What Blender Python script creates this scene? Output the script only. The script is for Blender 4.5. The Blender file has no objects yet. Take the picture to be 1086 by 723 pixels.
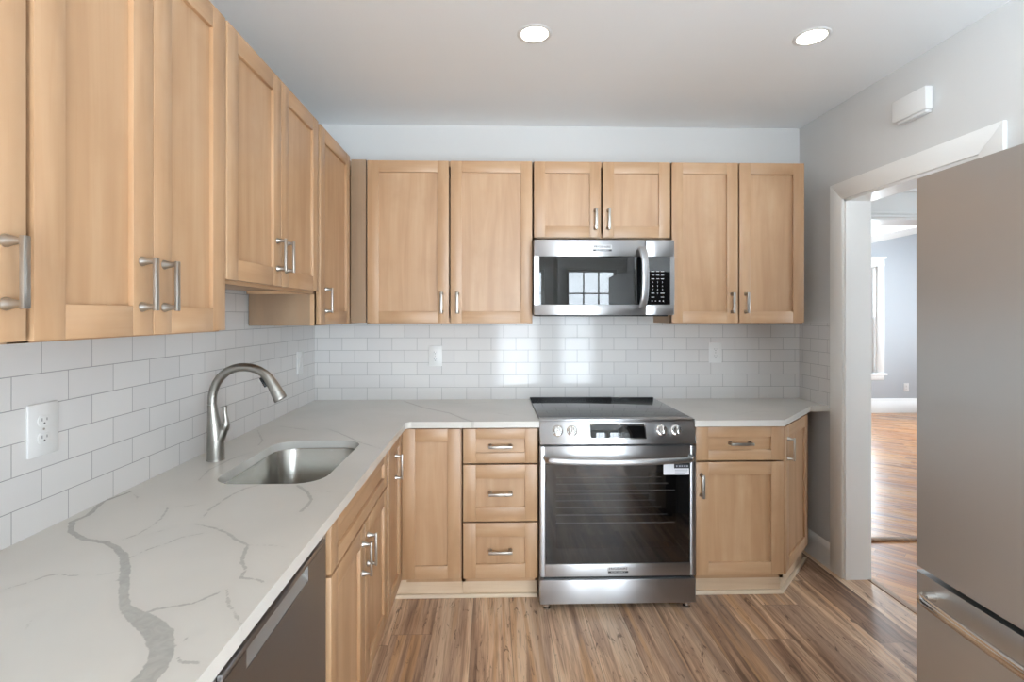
import bpy, bmesh, math, random
import numpy as np
from mathutils import Vector, Matrix
random.seed(7)
PI = math.pi
SC = bpy.context.scene
COL = SC.collection

# ------------------------------------------------------------ camera, sky, exposure
W_PX, H_PX = 1086, 723
cam_d = bpy.data.cameras.new('camera')
cam = bpy.data.objects.new('camera', cam_d); COL.objects.link(cam)
cam.location = (0, 0, 1.429)
cam.rotation_euler = (PI/2, 0, -0.0247)
cam_d.sensor_fit = 'HORIZONTAL'; cam_d.sensor_width = 36.0
cam_d.lens = 36.0 * 531.8 / W_PX
cam_d.shift_x = 7.7 / W_PX
cam_d.shift_y = -27.6 / W_PX
cam_d.clip_start = 0.02
SC.camera = cam
SC.view_settings.view_transform = 'Standard'
SC.view_settings.look = 'None'
SC.view_settings.exposure = -0.31
SC.view_settings.gamma = 1.0
SC.view_settings.use_curve_mapping = False
SC.render.film_transparent = False
SC.cycles.use_denoising = True
SC.cycles.max_bounces = 10
SC.cycles.diffuse_bounces = 5
SC.cycles.glossy_bounces = 5
SC.cycles.transparent_max_bounces = 12
SC.cycles.caustics_reflective = False
SC.cycles.caustics_refractive = False
SC.cycles.sample_clamp_indirect = 6.0
LAMP_E = 33.0       # radiance of the ceiling lamps' lenses
SKY_E = 30.0         # daylight outside the windows
LOWER_GLOW_E = 43.0
wd = bpy.data.worlds.new('sky'); SC.world = wd; wd.use_nodes = True
bgn = wd.node_tree.nodes['Background']
# overcast sky above the horizon, added brighter glow below it for the ceiling
_t = wd.node_tree; _tc = _t.nodes.new('ShaderNodeTexCoord'); _sx = _t.nodes.new('ShaderNodeSeparateXYZ'); _mr = _t.nodes.new('ShaderNodeMapRange')
_t.links.new(_tc.outputs['Generated'], _sx.inputs[0]); _t.links.new(_sx.outputs[2], _mr.inputs['Value'])
for _k, _v in (('From Min', -.03), ('From Max', .01), ('To Min', LOWER_GLOW_E), ('To Max', SKY_E)): _mr.inputs[_k].default_value = _v
_t.links.new(_mr.outputs[0], bgn.inputs['Strength']); bgn.inputs['Color'].default_value = (0.81, 0.915, 1.0, 1)

# room measures (metres; x right, y away from the camera, z up)
XL, XR, YB, YR, HC = -1.08, 1.909, 3.072, -1.7, 2.587
UY, BY = 2.7595, 2.4515          # front planes of the upper and base doors on the back wall
UX, BX = -0.761, -0.441          # and on the left wall
CT = 0.914

# ------------------------------------------------------------ helpers: shapes
class MB:
    """collects primitives; build() links them as ONE mesh object"""
    def __init__(s): s.bm = bmesh.new()
    def _add(s, t, mat, M=None):
        if M is not None: bmesh.ops.transform(t, matrix=M, verts=t.verts)
        for f in t.faces: f.material_index = mat
        me = bpy.data.meshes.new('t'); t.to_mesh(me); t.free()
        n = len(s.bm.faces); s.bm.from_mesh(me); bpy.data.meshes.remove(me)
        return s
    def box(s, x0, x1, y0, y1, z0, z1, bev=0, mat=0, M=None, seg=2):
        t = bmesh.new(); bmesh.ops.create_cube(t, size=1)
        for v in t.verts: v.co = ((x0+x1)/2+v.co.x*(x1-x0), (y0+y1)/2+v.co.y*(y1-y0), (z0+z1)/2+v.co.z*(z1-z0))
        if bev: bmesh.ops.bevel(t, geom=list(t.edges), offset=bev, segments=seg, profile=0.5, affect='EDGES')
        return s._add(t, mat, M)
    def prism(s, pts, z0, z1, mat=0, M=None, bev=0):
        t = bmesh.new()
        a = [t.verts.new((p[0], p[1], z0)) for p in pts]; b = [t.verts.new((p[0], p[1], z1)) for p in pts]
        t.faces.new(a[::-1]); t.faces.new(b)
        for i in range(len(pts)):
            j = (i+1) % len(pts); t.faces.new((a[i], a[j], b[j], b[i]))
        bmesh.ops.recalc_face_normals(t, faces=t.faces)
        if bev: bmesh.ops.bevel(t, geom=list(t.edges), offset=bev, segments=2, profile=0.5, affect='EDGES')
        return s._add(t, mat, M)
    def lathe(s, prof, seg=24, mat=0, M=None):
        t = bmesh.new(); rings = []
        for r, z in prof:
            if r < 1e-6: rings.append([t.verts.new((0, 0, z))])
            else: rings.append([t.verts.new((r*math.cos(2*PI*i/seg), r*math.sin(2*PI*i/seg), z)) for i in range(seg)])
        for a, b in zip(rings, rings[1:]):
            for i in range(seg):
                j = (i+1) % seg
                q = [a[i % len(a)], a[j % len(a)], b[j % len(b)], b[i % len(b)]]
                q = [v for k, v in enumerate(q) if v not in q[:k]]
                if len(q) > 2: t.faces.new(q)
        for e in (rings[0], rings[-1]):
            if len(e) > 1: t.faces.new(e)
        bmesh.ops.recalc_face_normals(t, faces=t.faces)
        return s._add(t, mat, M)
    def tube(s, path, rad, seg=16, mat=0, M=None, ref=(0, 1, 0), squash=1.0, square=False):
        """sweep a circle (or rounded rectangle) along a path"""
        t = bmesh.new(); rings = []; P = [Vector(p) for p in path]
        if not hasattr(rad, '__len__'): rad = [rad]*len(P)
        for i, p in enumerate(P):
            d = (P[min(i+1, len(P)-1)] - P[max(i-1, 0)]).normalized()
            u = Vector(ref); u = (u - d*u.dot(d)).normalized(); v = d.cross(u)
            ring = []
            for k in range(seg):
                a = 2*PI*k/seg; c, q = math.cos(a), math.sin(a)
                if square:
                    e = 0.35; c = math.copysign(abs(c)**e, c); q = math.copysign(abs(q)**e, q)
                ring.append(t.verts.new(p + u*(c*rad[i]) + v*(q*rad[i]*squash)))
            rings.append(ring)
        for a, b in zip(rings, rings[1:]):
            for k in range(seg):
                j = (k+1) % seg; t.faces.new((a[k], a[j], b[j], b[k]))
        t.faces.new(rings[0]); t.faces.new(rings[-1])
        bmesh.ops.recalc_face_normals(t, faces=t.faces)
        return s._add(t, mat, M)
    def loft(s, rings, mat=0, M=None, cap=(True, True)):
        t = bmesh.new(); R = [[t.verts.new(p) for p in r] for r in rings]
        n = len(R[0])
        for a, b in zip(R, R[1:]):
            for k in range(n):
                j = (k+1) % n; t.faces.new((a[k], a[j], b[j], b[k]))
        if cap[0]: t.faces.new(R[0])
        if cap[1]: t.faces.new(R[-1])
        bmesh.ops.recalc_face_normals(t, faces=t.faces)
        return s._add(t, mat, M)
    def text(s, body, size, M, mat=0, depth=0.0006, width=None):
        c = bpy.data.curves.new('t', 'FONT'); c.body = body; c.size = size; c.extrude = depth
        c.align_x = 'CENTER'; c.align_y = 'CENTER'; c.resolution_u = 2
        o = bpy.data.objects.new('t', c); COL.objects.link(o)
        bpy.context.view_layer.update()
        me = bpy.data.meshes.new_from_object(o.evaluated_get(bpy.context.evaluated_depsgraph_get()))
        t = bmesh.new(); t.from_mesh(me)
        if width and t.verts:
            w = max(v.co.x for v in t.verts) - min(v.co.x for v in t.verts)
            for v in t.verts: v.co.x *= width/w
        bpy.data.objects.remove(o); bpy.data.curves.remove(c); bpy.data.meshes.remove(me)
        return s._add(t, mat, M)
    def build(s, name, mats, parent=None, loc=(0, 0, 0), rot=(0, 0, 0), angle=40):
        bm = s.bm
        for f in bm.faces: f.smooth = True
        lim = math.radians(angle)
        for e in bm.edges:
            if len(e.link_faces) != 2 or e.calc_face_angle(9) > lim: e.smooth = False
        me = bpy.data.meshes.new(name); bm.to_mesh(me); bm.free()
        for m in (mats if isinstance(mats, (list, tuple)) else [mats]): me.materials.append(m)
        o = bpy.data.objects.new(name, me); COL.objects.link(o)
        o.location = loc; o.rotation_euler = rot
        if parent: o.parent = parent
        return o

def thing(name, label, cat, loc=(0, 0, 0), rz=0.0, group=None):
    o = bpy.data.objects.new(name, None); COL.objects.link(o); o.empty_display_size = 0.1
    o.location = loc; o.rotation_euler = (0, 0, rz)
    return tag(o, label, cat, group)
def tag(o, label, cat, group=None):
    o['label'] = label; o['category'] = cat
    if group: o['group'] = group
    return o
def struct(o):
    o['kind'] = 'structure'; return o
def inst(src, parent, loc, rot=(0, 0, 0)):
    o = src.copy(); COL.objects.link(o); o.parent = parent; o.location = loc; o.rotation_euler = rot
    return o
def copy_tree(o, parent=None):
    c = o.copy(); COL.objects.link(c); c.parent = parent
    for ch in list(o.children): copy_tree(ch, c)
    return c
def T(x, y, z): return Matrix.Translation((x, y, z))
RX = lambda a: Matrix.Rotation(a, 4, 'X')
RY = lambda a: Matrix.Rotation(a, 4, 'Y')
RZ = lambda a: Matrix.Rotation(a, 4, 'Z')

# ------------------------------------------------------------ helpers: materials
def lin(c):
    return tuple((v/255/12.92 if v/255 <= .04045 else ((v/255+.055)/1.055)**2.4) for v in c) + (1,)
class NT:
    def __init__(s, name):
        s.m = bpy.data.materials.new(name); s.m.use_nodes = True
        s.t = s.m.node_tree; s.b = s.t.nodes['Principled BSDF']; s.out = s.t.nodes['Material Output']
    def n(s, typ, props=None, **inp):
        x = s.t.nodes.new(typ)
        for k, v in (props or {}).items(): setattr(x, k, v)
        for k, v in inp.items():
            k = int(k[1:]) if k[0] == '_' else k.replace('_', ' ')
            if isinstance(v, bpy.types.NodeSocket): s.t.links.new(v, x.inputs[k])
            else: x.inputs[k].default_value = v
        return x
    def math(s, op, a, b=0.0, c=0.0): return s.n('ShaderNodeMath', {'operation': op}, _0=a, _1=b, _2=c).outputs[0]
    def mix(s, f, a, b): return s.n('ShaderNodeMix', {'data_type': 'RGBA'}, _0=f, _6=a, _7=b).outputs[2]
    def ramp(s, f, stops, interp='LINEAR'):
        r = s.n('ShaderNodeValToRGB', Fac=f); cr = r.color_ramp; cr.interpolation = interp
        while len(cr.elements) < len(stops): cr.elements.new(0.5)
        for e, (p, c) in zip(cr.elements, stops): e.position = p; e.color = c
        return r.outputs[0]
    def sm(s, v, a, b):   # smooth 0..1 from a to b
        return s.n('ShaderNodeMapRange', {'interpolation_type': 'SMOOTHSTEP'}, Value=v, From_Min=a, From_Max=b).outputs[0]
    def set(s, **k):
        for a, v in k.items():
            i = s.b.inputs[a.replace('_', ' ')]
            if isinstance(v, bpy.types.NodeSocket): s.t.links.new(v, i)
            else: i.default_value = v
        return s.m
    def bump(s, h, dist, strength=1.0):
        return s.set(Normal=s.n('ShaderNodeBump', Height=h, Distance=dist, Strength=strength).outputs[0])
    def noise(s, vec, scale, detail=3.0, rough=0.5, dist=0.0):
        return s.n('ShaderNodeTexNoise', Vector=vec, Scale=scale, Detail=detail, Roughness=rough, Distortion=dist).outputs[0]
    def obj(s): return s.n('ShaderNodeTexCoord').outputs['Object']
    def mapv(s, vec, scale=(1, 1, 1), loc=(0, 0, 0), rot=(0, 0, 0)):
        return s.n('ShaderNodeMapping', Vector=vec, Scale=scale, Location=loc, Rotation=rot).outputs[0]

def plain(name, rgb, rough=0.5, metal=0.0, **k):
    n = NT(name); n.set(Base_Color=lin(rgb), Roughness=rough, Metallic=metal, **k); return n.m

def paint(name, rgb, rough=0.55):
    n = NT(name); v = n.obj()
    n.set(Base_Color=lin(rgb), Roughness=rough)
    n.bump(n.noise(v, 260, 2), 0.0006, 0.35); return n.m

def wood(name, horizontal=False, a=(185, 148, 112), b=(172, 134, 98), c=(195, 161, 127)):
    """stained maple: faint stretched grain, cloudy mottling"""
    n = NT(name); v = n.obj()
    rnd = n.n('ShaderNodeObjectInfo').outputs['Random']
    off = n.n('ShaderNodeCombineXYZ', X=n.math('MULTIPLY', rnd, 17.0), Y=0.0, Z=n.math('MULTIPLY', rnd, 29.0)).outputs[0]
    v = n.n('ShaderNodeVectorMath', {'operation': 'ADD'}, _0=v, _1=off).outputs[0]
    st = (1.2, 3, 14) if horizontal else (14, 3, 1.2)
    fi = (6, 20, 190) if horizontal else (190, 20, 6)
    g = n.noise(n.mapv(v, st), 1.0, 3, .55, .6)
    f = n.noise(n.mapv(v, fi), 1.0, 2)
    m = n.noise(n.mapv(v, (5, 5, 4)), 1.0, 4, .6)
    col = n.ramp(g, [(.30, lin(b)), (.50, lin(a)), (.74, lin(c))])
    col = n.mix(n.math('MULTIPLY', n.sm(m, .45, .75), .55), col, lin(b))
    col = n.mix(n.math('MULTIPLY', n.sm(f, .5, .85), .22), col, lin((170, 122, 78)))
    n.set(Base_Color=col, Roughness=.42, Specular_IOR_Level=.75)
    n.bump(f, .0002, .4); return n.m

def steel(name, rgb=(186, 185, 182), rough=.24, tangent=(1, 0, 0), aniso=.75, streak=(2, 2, 260), turn=.25):
    n = NT(name); v = n.obj()
    s = n.noise(n.mapv(v, streak), 1.0, 2)
    n.set(Base_Color=lin(rgb), Metallic=1.0, Anisotropic=aniso, Anisotropic_Rotation=turn,
          Roughness=n.n('ShaderNodeMapRange', Value=s, To_Min=rough-.015, To_Max=rough+.02).outputs[0])
    t = n.n('ShaderNodeCombineXYZ', X=tangent[0], Y=tangent[1], Z=tangent[2]).outputs[0]
    n.set(Tangent=t); return n.m

def tile(name, axis, shift):
    """white glazed 3 x 6 in. tile in running bond with grey grout"""
    n = NT(name); p = n.n('ShaderNodeNewGeometry').outputs['Position']
    x = n.n('ShaderNodeSeparateXYZ', Vector=p)
    u = n.math('ADD', x.outputs[axis], -shift - .0754 + 15.08); w = n.math('ADD', x.outputs[2], -.9115)
    br = n.n('ShaderNodeTexBrick', {'offset': .5, 'offset_frequency': 2, 'squash': 1.0},
             Vector=n.n('ShaderNodeCombineXYZ', X=u, Y=w, Z=0.0).outputs[0], Scale=1.0, Mortar_Size=.0011, Mortar_Smooth=.3,
             Bias=0.0, Brick_Width=.1508, Row_Height=.0757, Color1=lin((218, 216, 214)), Color2=lin((213, 211, 210)), Mortar=lin((150, 149, 149)))
    n.set(Specular_IOR_Level=.22, Base_Color=br.outputs[0], Roughness=n.math('MULTIPLY_ADD', br.outputs[1], .5, .09))
    h = n.math('MULTIPLY_ADD', n.noise(p, 9, 2), .5, n.math('MULTIPLY', br.outputs[1], -1.0))
    n.bump(h, .0012, .5); return n.m

def planks(name, width, length, cols, x0=0.0, rot=0.0, strip=1.0, seam=.0012, rough=.33):
    n = NT(name); p = n.n('ShaderNodeNewGeometry').outputs['Position']
    p = n.mapv(p, rot=(0, 0, rot))
    s = n.n('ShaderNodeSeparateXYZ', Vector=p); X, Y = s.outputs[0], s.outputs[1]
    bx = n.math('MULTIPLY_ADD', X, 1/width, 100 - x0/width); ix = n.math('FLOOR', bx); fx = n.math('FRACT', bx)
    r1 = n.n('ShaderNodeTexWhiteNoise', {'noise_dimensions': '1D'}, W=ix).outputs[0]
    by = n.math('ADD', n.math('MULTIPLY_ADD', r1, 7.31, 50), n.math('MULTIPLY', Y, 1/length))
    iy = n.math('FLOOR', by); fy = n.math('FRACT', by)
    r2 = n.n('ShaderNodeTexWhiteNoise', {'noise_dimensions': '2D'}, Vector=n.n('ShaderNodeCombineXYZ', X=ix, Y=iy, Z=0.0).outputs[0]).outputs[0]
    o1 = n.math('MULTIPLY', r2, 37.0)
    def vec(sx, sy): return n.n('ShaderNodeCombineXYZ', X=n.math('MULTIPLY_ADD', X, sx, o1), Y=n.math('MULTIPLY_ADD', Y, sy, o1), Z=o1).outputs[0]
    broad = n.noise(vec(17*strip, .8), 1.0, 2.5, .55, .9)
    mid = n.noise(vec(44*strip, 2.6), 1.0, 4, .65, 1.6)
    fine = n.noise(vec(240, 7), 1.0, 2)
    tone = n.math('ADD', n.math('MULTIPLY_ADD', broad, 2.1, n.math('MULTIPLY_ADD', mid, .70, -.93)), n.math('MULTIPLY_ADD', r2, .50, -.10))
    col = n.ramp(tone, cols)
    gold = n.noise(vec(21*strip, .7), 1.0, 1.5, .5, .6)
    col = n.mix(n.math('MULTIPLY', n.sm(gold, .56, .66), .6), col, lin((208, 162, 116)))
    tint = n.noise(vec(7, .4), 1.0, 1)
    col = n.mix(n.math('MULTIPLY', n.sm(tint, .45, .7), .4), col, lin((158, 138, 124)))
    knot = n.noise(vec(24, 4.5), 1.0, 5, .7, 2.6)
    col = n.mix(n.math('MULTIPLY', n.sm(knot, .58, .66), .75), col, lin((84, 56, 40)))
    col = n.mix(n.math('MULTIPLY', n.sm(fine, .46, .75), .42), col, lin((104, 78, 60)))
    ex = n.math('MINIMUM', fx, n.math('SUBTRACT', 1.0, fx)); ey = n.math('MINIMUM', fy, n.math('SUBTRACT', 1.0, fy))
    gap = n.math('MAXIMUM', n.math('LESS_THAN', ex, seam/width), n.math('LESS_THAN', ey, seam/length))
    col = n.mix(n.math('MULTIPLY', gap, .55), col, lin((70, 50, 38)))
    n.set(Base_Color=col, Roughness=n.math('MULTIPLY_ADD', fine, .12, rough-.06))
    n.bump(n.math('MULTIPLY_ADD', fine, .3, n.math('MULTIPLY', gap, -1.0)), .0006, .5); return n.m

def quartz(name):
    """white quartz; the grey veins follow the slab's own vein map (signed distance to each vein)"""
    n = NT(name); p = n.n('ShaderNodeNewGeometry').outputs['Position']
    d = n.n('ShaderNodeAttribute', {'attribute_name': 'vein_distance'}).outputs['Fac']
    k = n.n('ShaderNodeAttribute', {'attribute_name': 'vein_strength'}).outputs['Fac']
    j = n.math('ADD', n.math('MULTIPLY_ADD', n.noise(p, 55, 4, .65), .011, -.0052), n.math('MULTIPLY_ADD', n.noise(p, 240, 3), .0036, -.0018))
    f = n.sm(n.math('ADD', d, j), .0014, -.0010)
    halo = n.math('MULTIPLY', n.sm(d, .022, .0), .10)
    inner = n.noise(n.mapv(p, (1, 1, 1), rot=(0, 0, .6)), 38, 4, .6, 1.5)
    f = n.math('MULTIPLY', n.math('MAXIMUM', f, halo), n.math('MULTIPLY', k, n.n('ShaderNodeMapRange', Value=inner, From_Min=.3, From_Max=.65, To_Min=.72, To_Max=1.0).outputs[0]))
    base = n.mix(n.sm(n.noise(p, 3.2, 3), .35, .7), lin((216, 214, 208)), lin((211, 209, 203)))
    n.set(Base_Color=n.mix(f, base, lin((172, 171, 166))), Roughness=.17)
    return n.m

def glass_pane(name, tint=(1, 1, 1, 1), refl=.08):
    n = NT(name); n.t.nodes.remove(n.b)
    tr = n.n('ShaderNodeBsdfTransparent', Color=tint); gl = n.n('ShaderNodeBsdfGlossy', Color=(1, 1, 1, 1), Roughness=.0)
    fr = n.n('ShaderNodeLayerWeight', Blend=.25).outputs['Fresnel']
    fac = n.math('MAXIMUM', n.math('MULTIPLY', fr, .9), refl)
    mx = n.n('ShaderNodeMixShader', _0=fac, _1=tr.outputs[0], _2=gl.outputs[0])
    n.t.links.new(mx.outputs[0], n.out.inputs[0]); return n.m

def glow(name, rgb, e):
    n = NT(name); n.set(Base_Color=lin(rgb), Emission_Color=lin(rgb), Emission_Strength=e, Roughness=.5); return n.m

WOODV = wood('maple_upright_grain'); WOODH = wood('maple_level_grain', True)
WOODP = [WOODV, WOODH]
WOODK = wood('pale_toe_board', True, (222, 198, 168), (208, 180, 148), (230, 210, 184))
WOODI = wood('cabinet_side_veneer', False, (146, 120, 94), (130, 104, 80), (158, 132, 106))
WALLP = paint('pale_grey_wall_paint', (212, 212, 211))
CEILP = paint('white_ceiling_paint', (243, 246, 248))
BLUEP = paint('blue_grey_wall_paint', (180, 185, 190))
TRIMP = plain('white_gloss_trim', (238, 238, 236), .28)
PLAST = plain('white_plastic', (226, 226, 225), .35)
DARKS = plain('slot_grey', (120, 120, 120), .5)
NICKEL = plain('satin_nickel', (176, 172, 166), .34, 1.0)
BRUSH = steel('brushed_faucet_metal', (158, 155, 149), .34, (0, 0, 1), .3, (3, 3, 120))
STEELX = steel('stainless_facing_room', (182, 182, 184), .34, (1, 0, 0), .92)
STEELY = steel('stainless_facing_side', (190, 189, 187), .40, (0, 1, 0), .6, turn=0)
STEELD = steel('dark_stainless', (150, 150, 150), .34, (0, 1, 0), .85)
CHROME = plain('polished_steel', (214, 213, 211), .14, 1.0)
SINKM = steel('sink_steel', (176, 174, 168), .26, (0, 1, 0), .55, (3, 200, 3))
BLACKG = plain('black_glass', (9, 9, 10), .04, 0, Specular_IOR_Level=.75)
COOKG = plain('cooktop_black_glass', (16, 16, 17), .05, 0, Specular_IOR_Level=1.0)
OVENG = glass_pane('oven_window_glass', (.66, .66, .67, 1), .055)
MWG = glass_pane('microwave_window_glass', (.16, .16, .17, 1), .045)
BLACKP = plain('black_plastic', (18, 18, 19), .4)
GREYM = plain('dark_grey_enamel', (62, 62, 64), .45)
CAVITY = plain('oven_liner', (44, 44, 47), .5)
RACKM = plain('oven_rack_wire', (150, 150, 152), .4, .3)
BADGEM = plain('badge_silver', (206, 207, 209), .3, .35)
FRGREY = plain('fridge_side_grey', (88, 88, 88), .45)
WHITEI = plain('legend_white', (206, 208, 210), .6)
QUARTZ = quartz('veined_white_quartz')
PANE = glass_pane('window_glass')
FLOORC = [(.03, lin((98, 72, 56))), (.22, lin((142, 110, 88))), (.42, lin((176, 142, 116))), (.60, lin((196, 162, 134))), (.78, lin((222, 188, 156))), (.95, lin((234, 206, 176)))]
HALLC = [(.05, lin((120, 70, 34))), (.34, lin((164, 102, 54))), (.60, lin((194, 130, 74))), (.90, lin((214, 158, 100)))]
FLOORM = planks('vinyl_planks', .178, 1.22, FLOORC, -.094)
HALLM = planks('old_oak_strips', .058, .9, HALLC, 0, -.75, .6)
FARM = planks('far_oak_strips', .058, .9, HALLC, 0, -.95, .6, rough=.28)
LENS = glow('lamp_lens', (255, 243, 222), LAMP_E)

# ============================================================ THE SETTING
def slab(name, *boxes, mat, **k):
    m = MB()
    for b in boxes: m.box(*b)
    return struct(m.build(name, mat, **k))
slab('floor', (-1.2, 2.045, -1.82, 3.2, -.08, 0), mat=FLOORM)
slab('floor_hall', (2.045, 4.7, -1.1, 3.12, -.08, 0), mat=HALLM)
slab('floor_far_room', (1.7, 7.8, 3.12, 7.35, -.08, 0), mat=FARM)
slab('ceiling', (-1.2, 2.04, -1.82, 3.2, HC, HC+.1), mat=CEILP)
slab('ceiling_hall', (2.04, 4.7, -1.1, 3.22, HC, HC+.1), mat=CEILP)
wl = slab('wall_left', (-1.2, XL, -.2, 3.2, 0, HC), (-1.2, XL, -1.82, -1.55, 0, HC), (-1.2, XL, -1.55, -.2, 0, .1), (-1.2, XL, -1.55, -.2, 2.15, HC), mat=WALLP)
wb = slab('wall_back', (XL, XR+.001, YB, 3.2, 0, HC), mat=WALLP)
OY0, OY1, OZ = 1.907, 2.67, 2.055
wr = slab('wall_right', (XR, 2.04, OY1, 3.2, 0, HC), (XR, 2.04, -1.7, OY0, 0, HC), (XR, 2.04, OY0, OY1, OZ, HC), mat=WALLP)
WA, WBX, WZ0, WZ1 = (.04, .76), (1.03, 1.80), .12, 2.1
slab('wall_rear', (XL, WA[0], YR-.12, YR, 0, HC), (WA[1], WBX[0], YR-.12, YR, 0, HC), (WBX[1], XR+.13, YR-.12, YR, 0, HC),
     (WA[0], WA[1], YR-.12, YR, 0, WZ0), (WA[0], WA[1], YR-.12, YR, WZ1, HC), (WBX[0], WBX[1], YR-.12, YR, 0, WZ0), (WBX[0], WBX[1], YR-.12, YR, WZ1, HC), mat=WALLP)
# hall and the room beyond it
slab('wall_hall_back', (2.04, 2.3, 3.1, 3.22, 0, HC), (3.7, 4.7, 3.1, 3.22, 0, HC), (2.3, 3.7, 3.1, 3.22, 2.04, HC+.4), mat=WALLP)
slab('wall_hall_front', (2.04, 4.7, -1.1, -1.0, 0, HC), mat=WALLP)
slab('wall_hall_right', (4.6, 4.7, -1.0, .7, 0, HC), (4.6, 4.7, 1.6, 3.1, 0, HC), (4.6, 4.7, .7, 1.6, 0, .7), (4.6, 4.7, .7, 1.6, 2.1, HC), mat=WALLP)
FWX, FWZ = (4.72, 5.62), (.58, 2.14)
slab('wall_far', (1.7, FWX[0], 7.2, 7.32, 0, 3.1), (FWX[1], 7.8, 7.2, 7.32, 0, 3.1), (FWX[0], FWX[1], 7.2, 7.32, 0, FWZ[0]), (FWX[0], FWX[1], 7.2, 7.32, FWZ[1], 3.1), mat=BLUEP)
slab('wall_far_left', (1.7, 1.8, 3.22, 7.2, 0, 3.1), mat=BLUEP)
slab('wall_far_right', (7.7, 7.8, 3.22, 4.2, 0, 3.1), (7.7, 7.8, 6.2, 7.2, 0, 3.1), (7.7, 7.8, 4.2, 6.2, 0, .5), (7.7, 7.8, 4.2, 6.2, 2.2, 3.1), mat=BLUEP)
slab('wall_far_front', (1.7, 2.3, 3.22, 3.3, 0, 3.1), (3.7, 7.8, 3.22, 3.3, 0, 3.1), (2.3, 3.7, 3.22, 3.3, 2.04, 3.1), mat=BLUEP)
RXm = Matrix(((1, 0, 0, 0), (0, 0, 1, 0), (0, 1, 0, 0), (0, 0, 0, 1)))     # profile drawn in x-z, swept along y
zc = lambda x: 2.575 + .21*(x-5.526)
m = MB(); m.prism([(1.7, 2.46), (4.98, 2.46), (7.8, zc(7.8)), (7.8, 3.2), (1.7, 3.2)], 3.3, 7.25, M=RXm)
struct(m.build('ceiling_far_room', CEILP))
m = MB()
for dz, dep, h in ((-.035, .05, .03), (-.065, .035, .03), (-.1, .02, .035)):
    m.prism([(4.98, zc(4.98)+dz), (7.7, zc(7.7)+dz), (7.7, zc(7.7)+dz+h), (4.98, zc(4.98)+dz+h)], 7.2-dep, 7.2, M=RXm)
struct(m.build('trim_6', TRIMP))

# glazed tile on the walls above the worktop
TB = tile('tile_on_back_wall', 0, -.007); TS = tile('tile_on_side_walls', 1, 1.149)
m = MB(); m.box(XL+.004, XR-.004, YB-.004, YB+.001, CT-.03, 1.45); m.build('tile_backsplash', TB, wb)
m = MB(); m.box(XL-.001, XL+.004, .0, YB-.0, CT-.03, 1.60); m.build('tile_backsplash', TS, wl)
m = MB(); m.box(XR-.004, XR+.001, 2.77, YB-.0, CT-.03, 1.384); m.build('tile_backsplash', TS, wr)

# kitchen doorway: mitred flat casing round a deep jamb
d1 = bpy.data.objects.new('door_1', None); COL.objects.link(d1); d1['kind'] = 'structure'
PXm = Matrix(((0, 0, 1, 0), (1, 0, 0, 0), (0, 1, 0, 0), (0, 0, 0, 1)))     # profile drawn in y-z, swept along x
def casing(m, xa, xb, y0, y1, z1, w):
    m.prism([(y1, 0), (y1+w, 0), (y1+w, z1+w), (y1, z1)], xa, xb, M=PXm, bev=.0022)
    m.prism([(y0-w, 0), (y0, 0), (y0, z1), (y0-w, z1+w)], xa, xb, M=PXm, bev=.0022)
    m.prism([(y0, z1), (y1, z1), (y1+w, z1+w), (y0-w, z1+w)], xa, xb, M=PXm, bev=.0022)
m = MB(); casing(m, XR-.018, XR, OY0, OY1, OZ, .096); m.build('casing', TRIMP, d1)
m = MB(); casing(m, 2.04, 2.056, OY0, OY1, OZ, .096); m.build('casing', TRIMP, d1)
m = MB(); m.box(XR-.004, 2.046, OY1-.012, OY1+.002, 0, OZ); m.box(XR-.004, 2.046, OY0-.002, OY0+.012, 0, OZ); m.box(XR-.004, 2.046, OY0, OY1, OZ-.012, OZ+.002)
m.build('jamb', TRIMP, d1)
# opening from the hall to the far room
d2 = bpy.data.objects.new('door_2', None); COL.objects.link(d2); d2['kind'] = 'structure'
m = MB()
m.box(2.17, 3.83, 3.085, 3.1, 2.04, 2.2, .002); m.box(2.15, 3.85, 3.07, 3.1, 2.2, 2.235, .004)
m.box(2.17, 3.83, 3.07, 3.1, 2.06, 2.072, .003); m.box(2.17, 3.83, 3.074, 3.1, 2.04, 2.052, .003)
m.box(2.17, 2.3, 3.085, 3.1, 0, 2.04, .002); m.box(3.7, 3.83, 3.085, 3.1, 0, 2.04, .002)
m.build('casing', TRIMP, d2)
m = MB(); m.box(2.288, 2.302, 3.09, 3.31, 0, 2.04); m.box(3.698, 3.712, 3.09, 3.31, 0, 2.04); m.box(2.288, 3.712, 3.09, 3.31, 2.028, 2.042)
m.build('jamb', TRIMP, d2)
THR = planks('threshold_wood', .4, 4, [(.2, lin((130, 98, 72))), (.8, lin((168, 134, 104)))], rough=.6)
m = MB(); m.box(2.025, 2.062, OY0+.013, OY1-.013, -.001, .004, .0015); struct(m.build('trim_1', THR))
m = MB(); m.box(2.303, 3.697, 3.10, 3.15, -.001, .012, .005); struct(m.build('trim_2', THR))
# baseboards
def bprof(): return [(0, 0), (.016, 0), (.016, .10), (.011, .125), (0, .14)]
m = MB(); m.prism([(XR-x, z) for x, z in bprof()], OY1+.098, YB, M=RXm); struct(m.build('baseboard_right', TRIMP))
m = MB(); m.prism([(7.2-y, z) for y, z in [(0, 0), (.02, 0), (.02, .165), (.012, .175), (.012, .19), (.006, .205), (0, .21)]], 1.8, 7.7, M=PXm); struct(m.build('baseboard_far', TRIMP))

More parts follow.
